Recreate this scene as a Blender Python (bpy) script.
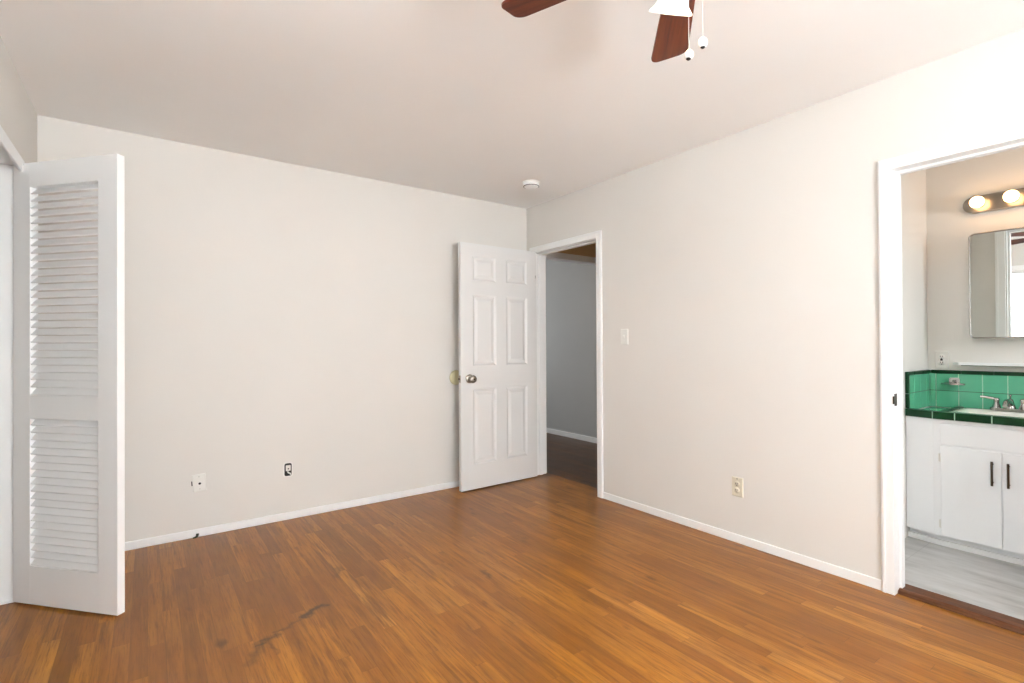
import bpy, math, random
from math import sin, cos, pi, radians as R
from mathutils import Vector, Matrix

scene = bpy.context.scene
for o in list(bpy.data.objects):
    bpy.data.objects.remove(o, do_unlink=True)
COL = scene.collection

# ------------------------------------------------------------------ camera
YAW, PITCH, ROLL, FPX = 9.45593830e-01, 6.27508566e-03, -5.45697832e-03, 507.175
CAM = Vector((-2.85508, -3.71560, 1.18414))
fw = Vector((cos(YAW)*cos(PITCH), sin(YAW)*cos(PITCH), sin(PITCH)))
rt = Vector((sin(YAW), -cos(YAW), 0)); up = rt.cross(fw)
rt2 = cos(ROLL)*rt + sin(ROLL)*up; up2 = -sin(ROLL)*rt + cos(ROLL)*up
cd = bpy.data.cameras.new('camera'); cam = bpy.data.objects.new('camera', cd); COL.objects.link(cam)
m = Matrix((rt2, up2, -fw)).transposed().to_4x4(); m.translation = CAM
cam.matrix_world = m
cd.sensor_width = 36; cd.lens = FPX/1024*36; cd.clip_start = 0.02
scene.camera = cam

# ------------------------------------------------------------------ world, light, exposure
scene.view_settings.view_transform = 'Standard'
scene.view_settings.look = 'None'
scene.view_settings.gamma = 1
scene.view_settings.use_curve_mapping = False
scene.view_settings.exposure = 0.15
w = bpy.data.worlds.new('world'); scene.world = w; w.use_nodes = True
w.node_tree.nodes['Background'].inputs[0].default_value = (0.80, 0.90, 1.0, 1)
w.node_tree.nodes['Background'].inputs[1].default_value = 1.3

def area(name, loc, rot, sx, sy, energy, color):
    l = bpy.data.lights.new(name, 'AREA'); l.shape = 'RECTANGLE'; l.size = sx; l.size_y = sy
    l.energy = energy; l.color = color
    o = bpy.data.objects.new(name, l); COL.objects.link(o); o.location = loc; o.rotation_euler = rot
    return o
# daylight outside the bedroom's two windows and the far room's window
area('daylight_left_window', (-3.72, -2.88, 1.70), (0, R(-84), 0), 1.1, 2.1, 21, (0.88, 0.94, 1.0))
area('daylight_back_window', (-2.15, -5.66, 1.42), (R(121), 0, R(16)), 2.0, 1.6, 300, (0.95, 0.97, 1.0))
area('daylight_far_room', (-0.10, 3.40, 1.50), (R(-90), 0, 0), 1.3, 1.3, 34, (0.95, 0.98, 1.0))
area('bathroom_fill', (0.62, -4.55, 1.62), (R(56), 0, R(-66)), 0.7, 0.8, 20, (0.90, 0.95, 1.0))  # added fill light, as the bathroom has no window of its own
def point(name, loc, e, color, r):
    l = bpy.data.lights.new(name, 'POINT'); l.energy = e; l.color = color; l.shadow_soft_size = r
    o = bpy.data.objects.new(name, l); COL.objects.link(o); o.location = loc; return o

# ------------------------------------------------------------------ materials
def lin(c):
    c = c/255.0
    return c/12.92 if c <= 0.04045 else ((c+0.055)/1.055)**2.4
def rgb(r, g, b): return (lin(r), lin(g), lin(b), 1)
class NT:
    def __init__(s, mat):
        mat.use_nodes = True; s.t = mat.node_tree; s.b = s.t.nodes['Principled BSDF']
    def n(s, kind, **kw):
        x = s.t.nodes.new(kind)
        for k, v in kw.items(): setattr(x, k, v)
        return x
    def L(s, a, b): s.t.links.new(a, b)
    def put(s, sock, v):
        if hasattr(v, 'is_output'): s.L(v, sock)
        else: sock.default_value = v
    def m(s, op, a, b=0.0, c=0.0):
        x = s.n('ShaderNodeMath', operation=op)
        s.put(x.inputs[0], a); s.put(x.inputs[1], b); s.put(x.inputs[2], c)
        return x.outputs[0]
    def mix(s, f, a, b, blend='MIX'):
        x = s.n('ShaderNodeMix', data_type='RGBA', blend_type=blend)
        s.put(x.inputs['Factor'], f); s.put(x.inputs['A'], a); s.put(x.inputs['B'], b)
        return x.outputs['Result']
    def noise(s, vec, scale, detail=3, rough=0.5):
        x = s.n('ShaderNodeTexNoise'); s.L(vec, x.inputs['Vector'])
        x.inputs['Scale'].default_value = scale; x.inputs['Detail'].default_value = detail
        x.inputs['Roughness'].default_value = rough
        return x.outputs['Fac']
    def xyz(s, x_, y_, z_):
        x = s.n('ShaderNodeCombineXYZ'); s.put(x.inputs[0], x_); s.put(x.inputs[1], y_); s.put(x.inputs[2], z_)
        return x.outputs[0]
    def ramp(s, f, stops):
        x = s.n('ShaderNodeValToRGB'); e = x.color_ramp.elements
        while len(e) < len(stops): e.new(0.5)
        for k, (p, c) in enumerate(stops): e[k].position = p; e[k].color = c
        s.L(f, x.inputs[0]); return x.outputs[0]
    def bump(s, h, strength, dist=0.002):
        x = s.n('ShaderNodeBump'); x.inputs['Strength'].default_value = strength; x.inputs['Distance'].default_value = dist
        s.L(h, x.inputs['Height']); s.L(x.outputs[0], s.b.inputs['Normal'])
MATS = {}
def paint(name, col, rough=0.5, metal=0.0, var=0.02, bump=0.0, scale=6.0, spec=0.5, coat=0.0):
    """a painted, plastic or metal surface with a faint mottle of its own"""
    mt = bpy.data.materials.new(name); t = NT(mt)
    tc = t.n('ShaderNodeTexCoord').outputs['Object']
    f = t.noise(tc, scale, 4)
    dark = tuple(c*(1-var*2) for c in col[:3])+(1,); lite = tuple(min(1, c*(1+var)) for c in col[:3])+(1,)
    t.L(t.ramp(f, [(0.3, dark), (0.7, lite)]), t.b.inputs['Base Color'])
    t.b.inputs['Roughness'].default_value = rough; t.b.inputs['Metallic'].default_value = metal
    t.b.inputs['Specular IOR Level'].default_value = spec
    t.b.inputs['Coat Weight'].default_value = coat
    if bump: t.bump(t.noise(tc, 180, 2), bump, 0.001)
    MATS[name] = mt; return mt
wall_m = paint('wall_paint', rgb(229, 225, 219), 0.75, var=0.012, bump=0.12, scale=1.3, spec=0.3)
ceil_m = paint('ceiling_paint', rgb(249, 248, 246), 0.85, var=0.012, bump=0.12, scale=1.1, spec=0.2)
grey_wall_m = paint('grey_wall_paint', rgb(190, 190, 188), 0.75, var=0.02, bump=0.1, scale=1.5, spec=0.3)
hall_m = paint('hall_wall_paint', rgb(222, 190, 146), 0.75, var=0.02, scale=1.5)
bath_m = paint('bathroom_wall_paint', rgb(236, 233, 227), 0.6, var=0.012, scale=1.3)
trim_m = paint('white_trim_paint', rgb(250, 250, 249), 0.38, var=0.008, scale=3)
door_m = paint('white_door_paint', rgb(232, 231, 229), 0.36, var=0.008, scale=2.5)
louv_m = paint('louver_door_paint', rgb(252, 252, 251), 0.42, var=0.01, scale=2.5)
cab_m = paint('cabinet_paint', rgb(251, 252, 253), 0.32, var=0.01, scale=3)
white_pl = paint('white_plastic', rgb(238, 236, 230), 0.35, var=0.005)
ivory_pl = paint('ivory_plastic', rgb(216, 208, 188), 0.4, var=0.01)
bumper_m = paint('bumper_plastic', rgb(216, 208, 168), 0.5, var=0.01)
dark_m = paint('dark_slot', rgb(28, 24, 22), 0.6, var=0.1)
green_lt = paint('green_tile_glaze', rgb(96, 186, 148), 0.14, var=0.03, scale=14, coat=0.3)
green_dk = paint('dark_green_tile_glaze', rgb(8, 60, 30), 0.3, var=0.12, scale=20, spec=0.25)
grout_m = paint('pale_green_grout', rgb(190, 226, 204), 0.8, var=0.03, scale=30)
joint_shadow_m = paint('joint_shadow', rgb(52, 84, 66), 0.8, var=0.03, scale=30)
porc_m = paint('porcelain', rgb(240, 238, 228), 0.12, var=0.005, coat=0.4)
chrome_m = paint('chrome', rgb(178, 174, 170), 0.16, metal=1.0, var=0.01)
nickel_m = paint('satin_nickel', rgb(168, 160, 150), 0.28, metal=1.0, var=0.02)
bronze_m = paint('aged_bronze', rgb(92, 78, 66), 0.35, metal=1.0, var=0.05)
mirror_m = paint('mirror_silver', rgb(235, 238, 236), 0.012, metal=1.0, var=0.0)
debris_m = paint('dark_green_rubber', rgb(58, 66, 48), 0.6, var=0.2, scale=60)
blind_m = paint('white_blind_vinyl', rgb(240, 240, 238), 0.5, var=0.01)

def wood_floor(name='oak_strip_floor', tone_mult=1.0):
    mt = bpy.data.materials.new(name); t = NT(mt)
    tc = t.n('ShaderNodeTexCoord').outputs['Object']
    sp = t.n('ShaderNodeSeparateXYZ'); t.L(tc, sp.inputs[0]); x, y = sp.outputs[0], sp.outputs[1]
    W_, L_ = 0.0572, 0.95
    xr = t.m('DIVIDE', t.m('ADD', x, 10.0), W_); row = t.m('FLOOR', xr); fx = t.m('FRACT', xr)
    wn = t.n('ShaderNodeTexWhiteNoise', noise_dimensions='1D'); t.L(row, wn.inputs['W'])
    ln = t.m('ADD', L_*0.55, t.m('MULTIPLY', wn.outputs['Value'], L_*0.9))
    yr = t.m('ADD', t.m('DIVIDE', t.m('ADD', y, 20.0), ln), t.m('MULTIPLY', wn.outputs['Value'], 7.31))
    idx = t.m('FLOOR', yr); fy = t.m('FRACT', yr)
    w2 = t.n('ShaderNodeTexWhiteNoise', noise_dimensions='2D'); t.L(t.xyz(row, idx, 0.0), w2.inputs['Vector'])
    v = w2.outputs['Value']
    tone = t.ramp(v, [(0.0, rgb(104, 60, 12)), (0.22, rgb(130, 76, 15)), (0.5, rgb(150, 93, 24)), (0.8, rgb(164, 105, 32)), (1.0, rgb(190, 132, 56))])
    # grain, stretched along the strip and shifted from strip to strip
    off = t.m('MULTIPLY', v, 40.0)
    gv = t.xyz(t.m('MULTIPLY', x, 26.0), t.m('ADD', t.m('MULTIPLY', y, 1.6), off), off)
    g = t.noise(gv, 1.6, 7, 0.62)
    c1 = t.mix(t.ramp(g, [(0.36, (1.0,)*3+(1,)), (0.47, (0.35,)*3+(1,)), (0.60, (0.04,)*3+(1,)), (0.75, (0, 0, 0, 1))]), tone, rgb(84, 44, 12))
    gv2 = t.xyz(t.m('MULTIPLY', x, 95.0), t.m('ADD', t.m('MULTIPLY', y, 4.0), off), off)
    g2 = t.noise(gv2, 1.2, 3, 0.6)
    c2 = t.mix(t.m('MULTIPLY', g2, 0.35), c1, rgb(198, 134, 46))
    fs = t.noise(t.xyz(t.m('MULTIPLY', x, 150.0), t.m('ADD', t.m('MULTIPLY', y, 7.0), off), off), 1.0, 4, 0.7)
    c2 = t.mix(t.ramp(fs, [(0.36, (0.55,)*3+(1,)), (0.5, (0, 0, 0, 1))]), c2, rgb(88, 50, 18))
    # cathedral figure
    wv = t.n('ShaderNodeTexWave', wave_type='RINGS'); wv.inputs['Scale'].default_value = 1.4
    wv.inputs['Distortion'].default_value = 7; wv.inputs['Detail'].default_value = 3
    t.L(t.xyz(t.m('ADD', t.m('MULTIPLY', x, 9.0), off), t.m('MULTIPLY', y, 0.8), off), wv.inputs['Vector'])
    c2 = t.mix(t.m('MULTIPLY', wv.outputs['Fac'], 0.36), c2, rgb(112, 62, 18))
    # broad patches of wear and of old finish
    pt = t.noise(tc, 1.1, 4, 0.55)
    c2 = t.mix(t.ramp(pt, [(0.38, (0.45,)*3+(1,)), (0.6, (0, 0, 0, 1))]), c2, rgb(112, 68, 26))
    # knots
    kn = t.noise(t.xyz(t.m('MULTIPLY', x, 9.0), t.m('MULTIPLY', y, 3.2), 3.0), 1.3, 2, 0.5)
    c2 = t.mix(t.ramp(kn, [(0.68, (0, 0, 0, 1)), (0.76, (0.65,)*3+(1,))]), c2, rgb(70, 42, 24))
    # the dark scratch across the strips
    wob = t.m('MULTIPLY', t.m('SUBTRACT', t.noise(tc, 22, 3), 0.5), 0.05)
    def seg(ax, ay, bx, by, wd, k):
        dx, dy = bx-ax, by-ay; LL = dx*dx+dy*dy
        px = t.m('ADD', t.m('SUBTRACT', x, ax), wob); py = t.m('SUBTRACT', t.m('SUBTRACT', y, ay), wob)
        h = t.m('DIVIDE', t.m('ADD', t.m('MULTIPLY', px, dx), t.m('MULTIPLY', py, dy)), LL)
        h = t.m('MINIMUM', t.m('MAXIMUM', h, 0.0), 1.0)
        qx = t.m('SUBTRACT', px, t.m('MULTIPLY', h, dx)); qy = t.m('SUBTRACT', py, t.m('MULTIPLY', h, dy))
        d = t.m('SQRT', t.m('ADD', t.m('MULTIPLY', qx, qx), t.m('MULTIPLY', qy, qy)))
        f = t.m('SUBTRACT', 1.0, t.m('MINIMUM', t.m('DIVIDE', d, wd), 1.0))
        return t.m('MULTIPLY', f, k)
    s = seg(-2.205, -1.325, -2.30, -1.375, 0.022, 1.3)
    for a in [(-2.19, -1.33, -2.23, -1.315, 0.014, 1.0), (-2.30, -1.375, -2.42, -1.45, 0.016, 0.55), (-2.42, -1.45, -2.50, -1.49, 0.028, 0.9),
              (-2.49, -1.49, -2.535, -1.60, 0.03, 0.6), (-2.46, -1.50, -2.44, -1.60, 0.012, 0.5), (-2.03, -0.98, -2.06, -1.06, 0.03, 0.45),
              (-1.42, -1.47, -1.44, -1.55, 0.02, 0.7)]:
        s = t.m('MAXIMUM', s, seg(*a))
    brk = t.noise(tc, 60, 3)
    s = t.m('MULTIPLY', t.m('MINIMUM', s, 1.0), t.m('ADD', 0.35, brk))
    c2 = t.mix(t.m('MINIMUM', s, 0.85), c2, rgb(58, 40, 28))
    # joints
    ex = t.m('MINIMUM', fx, t.m('SUBTRACT', 1.0, fx)); jx = t.m('LESS_THAN', ex, 0.016)
    ey = t.m('MINIMUM', fy, t.m('SUBTRACT', 1.0, fy)); jy = t.m('LESS_THAN', ey, 0.0014)
    j = t.m('MAXIMUM', jx, jy)
    c3 = t.mix(t.m('MULTIPLY', j, 0.30), c2, rgb(74, 42, 20))
    if tone_mult < 1: c3 = t.mix(1.0, c3, (tone_mult, tone_mult*0.95, tone_mult*0.9, 1), 'MULTIPLY')
    t.L(c3, t.b.inputs['Base Color'])
    rr = t.m('ADD', 0.25, t.m('MULTIPLY', t.noise(tc, 5, 4), 0.10))
    t.L(rr, t.b.inputs['Roughness']); t.b.inputs['Specular IOR Level'].default_value = 0.27
    t.bump(t.m('SUBTRACT', t.m('MULTIPLY', g2, 0.25), j), 0.12, 0.001)
    return mt
floor_m = wood_floor()
hall_floor_m = wood_floor('darker_hall_floor', 0.40)  # same oak strips, colour multiplied down to a darker tone

def grain_wood(name, c_a, c_b, axis, rough=0.35):
    mt = bpy.data.materials.new(name); t = NT(mt)
    tc = t.n('ShaderNodeTexCoord').outputs['Object']
    mp = t.n('ShaderNodeMapping'); t.L(tc, mp.inputs[0])
    sc = [60, 60, 60]; sc[axis] = 3.0; mp.inputs['Scale'].default_value = sc
    g = t.noise(mp.outputs[0], 1.0, 5, 0.6)
    t.L(t.ramp(g, [(0.3, c_a), (0.7, c_b)]), t.b.inputs['Base Color']); t.b.inputs['Roughness'].default_value = rough; t.b.inputs['Specular IOR Level'].default_value = 0.25
    return mt
blade_m = grain_wood('walnut_blade', rgb(62, 24, 8), rgb(104, 48, 20), 0, 0.55)
thresh_m = grain_wood('dark_threshold_wood', rgb(62, 32, 16), rgb(104, 62, 34), 1, 0.5)

def tile_floor():
    mt = bpy.data.materials.new('grey_bathroom_tile'); t = NT(mt)
    tc = t.n('ShaderNodeTexCoord').outputs['Object']
    sp = t.n('ShaderNodeSeparateXYZ'); t.L(tc, sp.inputs[0]); x, y = sp.outputs[0], sp.outputs[1]
    g = t.noise(t.xyz(t.m('MULTIPLY', x, 9.0), t.m('MULTIPLY', y, 2.0), 0.0), 1.5, 6, 0.6)
    c = t.ramp(g, [(0.25, rgb(150, 147, 143)), (0.5, rgb(186, 184, 181)), (0.75, rgb(205, 204, 202))])
    jx = t.m('LESS_THAN', t.m('FRACT', t.m('DIVIDE', t.m('ADD', x, 9.43), 1.83)), 0.002)
    rw = t.m('FLOOR', t.m('DIVIDE', t.m('ADD', x, 9.43), 1.83))
    jy = t.m('LESS_THAN', t.m('FRACT', t.m('ADD', t.m('DIVIDE', t.m('ADD', y, 12.18), 0.61), t.m('MULTIPLY', rw, 0.5))), 0.006)
    c = t.mix(t.m('MULTIPLY', t.m('MAXIMUM', jx, jy), 0.30), c, rgb(120, 116, 112))
    t.L(c, t.b.inputs['Base Color']); t.b.inputs['Roughness'].default_value = 0.35
    return mt
btile_m = tile_floor()

def glow(name, col, strength):
    mt = bpy.data.materials.new(name); t = NT(mt)
    t.b.inputs['Base Color'].default_value = col
    t.b.inputs['Emission Color'].default_value = col; t.b.inputs['Emission Strength'].default_value = strength
    t.b.inputs['Roughness'].default_value = 0.3
    return mt
bulb_m = glow('lit_vanity_bulb', (1.0, 0.58, 0.26, 1), 8.0)
shade_m = glow('lit_frosted_glass_shade', (1.0, 0.93, 0.80, 1), 1.1)
def glass_mat():
    mt = bpy.data.materials.new('window_glass'); t = NT(mt)
    t.b.inputs['Transmission Weight'].default_value = 1.0; t.b.inputs['Roughness'].default_value = 0.0
    t.b.inputs['IOR'].default_value = 1.02; t.b.inputs['Base Color'].default_value = (0.97, 0.99, 0.98, 1)
    return mt
glass_m = glass_mat()

# ------------------------------------------------------------------ mesh helpers
class MB:
    def __init__(s): s.v = []; s.f = []; s.mi = []; s.sm = []
    def add(s, vs, fs, mi=0, smooth=False):
        o = len(s.v); s.v += [tuple(q) for q in vs]
        for f in fs: s.f.append([o+i for i in f]); s.mi.append(mi); s.sm.append(smooth)
    def box(s, x0, x1, y0, y1, z0, z1, mi=0, M=None):
        if x0 > x1: x0, x1 = x1, x0
        if y0 > y1: y0, y1 = y1, y0
        if z0 > z1: z0, z1 = z1, z0
        vs = [Vector(q) for q in ((x0, y0, z0), (x1, y0, z0), (x1, y1, z0), (x0, y1, z0), (x0, y0, z1), (x1, y0, z1), (x1, y1, z1), (x0, y1, z1))]
        if M: vs = [M @ q for q in vs]
        s.add(vs, [(0, 3, 2, 1), (4, 5, 6, 7), (0, 1, 5, 4), (1, 2, 6, 5), (2, 3, 7, 6), (3, 0, 4, 7)], mi)
        return s
    def prism(s, pts, z0, z1, M=None, mi=0, smooth=False):
        n = len(pts); vs = [Vector((a, b, z0)) for a, b in pts]+[Vector((a, b, z1)) for a, b in pts]
        if M: vs = [M @ q for q in vs]
        s.add(vs, [list(range(n))[::-1], list(range(n, 2*n))], mi)
        s.add(vs, [(i, (i+1) % n, n+(i+1) % n, n+i) for i in range(n)], mi, smooth)
        return s
    def lathe(s, prof, M=None, n=32, mi=0, cap=True):
        vs = []
        for r, z in prof:
            for k in range(n):
                a = 2*pi*k/n; q = Vector((r*cos(a), r*sin(a), z)); vs.append(M @ q if M else q)
        fs = []
        for i in range(len(prof)-1):
            for k in range(n):
                k2 = (k+1) % n; fs.append((i*n+k, i*n+k2, (i+1)*n+k2, (i+1)*n+k))
        s.add(vs, fs, mi, True)
        if cap:
            if prof[0][0] > 1e-5: s.add([vs[k] for k in range(n)], [list(range(n))[::-1]], mi)
            if prof[-1][0] > 1e-5: s.add([vs[(len(prof)-1)*n+k] for k in range(n)], [list(range(n))], mi)
        return s
    def tube(s, pts, rad, n=12, mi=0):
        pts = [Vector(q) for q in pts]; rads = rad if isinstance(rad, (list, tuple)) else [rad]*len(pts)
        vs = []; pn = None
        for i, q in enumerate(pts):
            d = (pts[min(i+1, len(pts)-1)]-pts[max(i-1, 0)]).normalized()
            if pn is None:
                pn = d.orthogonal().normalized()
            pn = (pn-d*pn.dot(d)).normalized(); b = d.cross(pn)
            for k in range(n):
                a = 2*pi*k/n; vs.append(q+rads[i]*(cos(a)*pn+sin(a)*b))
        fs = [(i*n+k, i*n+(k+1) % n, (i+1)*n+(k+1) % n, (i+1)*n+k) for i in range(len(pts)-1) for k in range(n)]
        s.add(vs, fs, mi, True)
        s.add(vs[:n], [list(range(n))[::-1]], mi); s.add(vs[-n:], [list(range(n))], mi)
        return s
    def build(s, name, mat, parent=None, bevel=0.0, seg=2, loc=None):
        me = bpy.data.meshes.new(name); me.from_pydata(s.v, [], s.f); me.validate()
        for mt in (mat if isinstance(mat, (list, tuple)) else [mat]): me.materials.append(mt)
        for p, i, sm in zip(me.polygons, s.mi, s.sm): p.material_index = i; p.use_smooth = sm
        me.update()
        o = bpy.data.objects.new(name, me); COL.objects.link(o)
        if parent: o.parent = parent
        if loc: o.location = loc
        if bevel:
            b = o.modifiers.new('bevel', 'BEVEL'); b.width = bevel; b.segments = seg; b.limit_method = 'ANGLE'; b.angle_limit = R(40)
        return o
def rebase(o, loc):
    """put a top-level mesh's origin at its base, leaving its shape where it is"""
    loc = Vector(loc)
    o.data.transform(Matrix.Translation(-loc)); o.location = loc
    return o
def tag(o, label, cat, group=None, kind=None):
    o['label'] = label; o['category'] = cat
    if group: o['group'] = group
    if kind: o['kind'] = kind
    return o
def struct(o, label=None, cat=None):
    o['kind'] = 'structure'
    if label: o['label'] = label
    if cat: o['category'] = cat
    return o
def thing(name, label, cat, loc=(0, 0, 0), rot=(0, 0, 0), group=None, kind=None):
    o = bpy.data.objects.new(name, None); COL.objects.link(o); o.empty_display_size = 0.1
    o.location = loc; o.rotation_euler = rot
    return tag(o, label, cat, group, kind)
TR = Matrix.Translation
def RX(a): return Matrix.Rotation(a, 4, 'X')
def RY(a): return Matrix.Rotation(a, 4, 'Y')
def RZ(a): return Matrix.Rotation(a, 4, 'Z')

CH = 2.44; XL = -3.33; YB = -5.30; WT = 0.12
D1A, D1B, DH = -0.903, -0.112, 2.012          # bedroom doorway (y range, head)
B1A, B1B, BH = -3.56, -2.826, 2.003           # bathroom doorway

# ------------------------------------------------------------------ structure
f = MB(); f.box(-4.1, WT+0.03, YB-0.12, WT, -0.10, 0.0); f.box(WT+0.03, 1.65, YB-0.12, -2.52, -0.10, 0.0); struct(f.build('floor', floor_m), 'honey brown oak strip floor', 'floor')
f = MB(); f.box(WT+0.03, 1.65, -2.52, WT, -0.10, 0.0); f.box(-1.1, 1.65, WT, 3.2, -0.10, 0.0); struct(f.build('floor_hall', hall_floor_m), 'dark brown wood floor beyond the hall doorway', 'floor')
f = MB(); f.box(WT+0.002, 1.32, -4.20, -2.612, 0.0, 0.003); struct(f.build('floor_bathroom', btile_m), 'grey streaked tile floor of the bathroom', 'floor')
f = MB(); f.box(-4.1, 1.65, YB-0.12, 3.2, CH, CH+0.1); struct(f.build('ceiling', ceil_m), 'plain beige bedroom ceiling', 'ceiling')

f = MB(); f.box(-3.45, WT, 0, 0.11, 0, CH); struct(f.build('wall_back', wall_m), 'cream wall behind the open panel door', 'wall')

def wall_with_holes(axis, c0, c1, u0, u1, holes):
    """axis 'x': wall spans x c0..c1, runs along y; holes (ua, ub, za, zb) sorted"""
    b = MB()
    def bx(ua, ub, za, zb):
        if ub-ua < 1e-6 or zb-za < 1e-6: return
        if axis == 'x': b.box(c0, c1, ua, ub, za, zb)
        else: b.box(ua, ub, c0, c1, za, zb)
    cur = u0
    for ua, ub, za, zb in sorted(holes):
        bx(cur, ua, 0, CH); bx(ua, ub, 0, za); bx(ua, ub, zb, CH); cur = ub
    bx(cur, u1, 0, CH)
    return b
struct(wall_with_holes('x', 0, WT, YB, 0, [(D1A, D1B, 0, DH), (B1A, B1B, 0, BH)]).build('wall_right', wall_m), 'cream wall pierced by the hall and bathroom doorways', 'wall')
CL0, CL1, CLH = -1.66, -0.43, 2.04
WY0, WY1, WZ0, WZ1 = -3.95, -1.82, 1.22, 2.05
struct(wall_with_holes('x', XL-0.12, XL, YB, 0, [(CL0, CL1, 0, CLH), (WY0, WY1, WZ0, WZ1)]).build('wall_left', wall_m), 'cream wall holding the closet and a window', 'wall')
BX0, BX1, BZ0, BZ1 = -3.15, -1.10, 0.90, 2.20
struct(wall_with_holes('y', YB-0.12, YB, XL-0.12, WT, [(BX0, BX1, BZ0, BZ1)]).build('wall_front', wall_m))
# closet shell
f = MB(); f.box(-4.1, XL-0.12, CL1, CL1+0.1, 0, CH); f.box(-4.1, XL-0.12, CL0-0.1, CL0, 0, CH); f.box(-4.1, -4.0, CL0, CL1, 0, CH)
struct(f.build('wall_closet', wall_m))
# hall and far room
f = MB(); f.box(1.515, 1.62, -2.47, 3.1, 0, CH); struct(f.build('wall_hall', grey_wall_m), 'grey wall seen through the hall doorway', 'wall')
f = MB(); f.box(WT, 0.16, 0.11, 0.20, 0, CH); f.box(1.105, 1.515, 0.11, 0.20, 0, CH); f.box(0.16, 1.105, 0.11, 0.20, 2.045, CH)
struct(f.build('wall_hall_partition', hall_m), 'tan wall above the inner hall doorway', 'wall')
f = MB(); f.box(WT, 1.515, -1.75, -1.65, 0, CH); struct(f.build('wall_hall_end', hall_m))
f = MB(); f.box(-1.1, -1.0, 0.11, 3.1, 0, CH); struct(f.build('wall_far_room_side', grey_wall_m))
struct(wall_with_holes('y', 3.0, 3.1, -1.0, 1.515, [(-0.75, 0.55, 0.9, 2.1)]).build('wall_far_room_end', grey_wall_m))
# bathroom shell
f = MB(); f.box(1.32, 1.42, -4.3, -2.51, 0, CH); struct(f.build('wall_bathroom_back', bath_m), 'cream bathroom wall behind the green tiled vanity', 'wall')
f = MB(); f.box(WT, 1.32, -2.61, -2.51, 0, CH); struct(f.build('wall_bathroom_side', bath_m), 'cream bathroom side wall left of the vanity', 'wall')
struct(wall_with_holes('y', -4.30, -4.20, WT, 1.32, [(0.35, 1.0, 1.2, 2.0)]).build('wall_bathroom_front', bath_m))  # wall opening added only to let the bathroom fill light in

# baseboards
def bb(name, x0, x1, y0, y1, h=0.05, label=None):
    b = MB(); b.box(x0, x1, y0, y1, 0, h); return struct(b.build(name, trim_m, bevel=0.004), label, 'baseboard' if label else None)
bb('baseboard_back', -3.33, 0, -0.012, 0, label='white baseboard along the wall with the open doors')
bb('baseboard_right', -0.012, 0, -2.790, -0.958, label='white baseboard between the two doorways')
bb('baseboard_left', -3.33, -3.318, YB, CL0-0.06)
bb('baseboard_front', XL, 0, YB, YB+0.012)
bb('baseboard_hall', 1.503, 1.515, 0.20, 3.0, 0.065, 'white baseboard of the grey wall beyond the hall')

# casings and jamb linings
def casing(name, y0, y1, zh, w=0.055, t=0.016, x=0.0, sgn=-1, label=None, rev=0.003):
    y0 -= rev; y1 += rev; zh += rev
    b = MB(); a, c = (x, x+sgn*t)
    for yy0, yy1 in ((y0-w, y0), (y1, y1+w)):
        b.box(a, c, yy0, yy1, 0, zh)
    b.box(a, c, y0-w, y1+w, zh, zh+w)
    for yy0, yy1 in ((y0-w+0.006, y0-w+0.018), (y1+w-0.018, y1+w-0.006)):
        b.box(c, c+sgn*0.004, yy0, yy1, 0, zh+w-0.018)
    b.box(c, c+sgn*0.004, y0-w+0.006, y1+w-0.006, zh+w-0.018, zh+w-0.006)
    return struct(b.build(name, trim_m, bevel=0.003), label, 'door trim' if label else None)
casing('trim_1', D1A, D1B, DH, w=0.052, rev=0.0, label='white casing around the hall doorway')
casing('trim_2', B1A, B1B, BH, w=0.052, rev=-0.004, label='white casing around the bathroom doorway')
casing('trim_3', B1A, B1B, BH, x=WT, sgn=1)
casing('trim_4', D1A, D1B, DH, x=WT, sgn=1)
def jamb(name, y0, y1, zh, stop, label):
    b = MB(); t = 0.004
    b.box(0.0, WT, y0-t+0.004, y0+t, 0, zh); b.box(0.0, WT, y1-t, y1, 0, zh); b.box(0.0, WT, y0+t, y1-t, zh-t, zh)
    s0, s1 = stop
    b.box(s0, s1, y0+t, y0+t+0.011, 0, zh-t); b.box(s0, s1, y1-t-0.011, y1-t, 0, zh-t); b.box(s0, s1, y0+t+0.011, y1-t-0.011, zh-t-0.011, zh-t)
    return struct(b.build(name, trim_m, bevel=0.002), label, 'door jamb')
jamb('trim_5', D1A, D1B, DH, (0.042, 0.078), 'white jamb lining inside the hall doorway')
jamb('trim_6', B1A, B1B, BH, (0.045, 0.085), 'white jamb lining inside the bathroom doorway')
# closet casing and jamb
b = MB(); cw = 0.062
b.box(XL, XL+0.014, CL1, CL1+cw, 0, 1.995+cw); b.box(XL, XL+0.014, CL0-cw, CL0, 0, 1.995+cw); b.box(XL, XL+0.014, CL0, CL1, 1.995, 1.995+cw)
struct(b.build('trim_7', trim_m, bevel=0.004), 'white casing over the closet opening', 'door trim')
b = MB(); b.box(XL-0.12, XL, CL1-0.004, CL1, 0, CLH); b.box(XL-0.12, XL, CL0, CL0+0.004, 0, CLH); b.box(XL-0.12, XL, CL0+0.004, CL1-0.004, CLH-0.006, CLH)
b.box(XL-0.12, XL+0.010, CL1-0.012, CL1-0.004, 0, 0.012)
struct(b.build('trim_8', trim_m, bevel=0.002), 'white closet jamb beside the louvered door', 'door jamb')
# inner hall doorway head and jamb
b = MB(); b.box(0.16, 1.16, 0.098, 0.11, 2.037, 2.100); b.box(1.097, 1.16, 0.098, 0.11, 0, 2.037); b.box(1.097, 1.105, 0.11, 0.20, 0, 2.037); b.box(0.16, 1.105, 0.11, 0.20, 2.037, 2.045)
struct(b.build('trim_9', trim_m, bevel=0.002), 'casing of the inner doorway beyond the hall', 'door trim')
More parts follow.
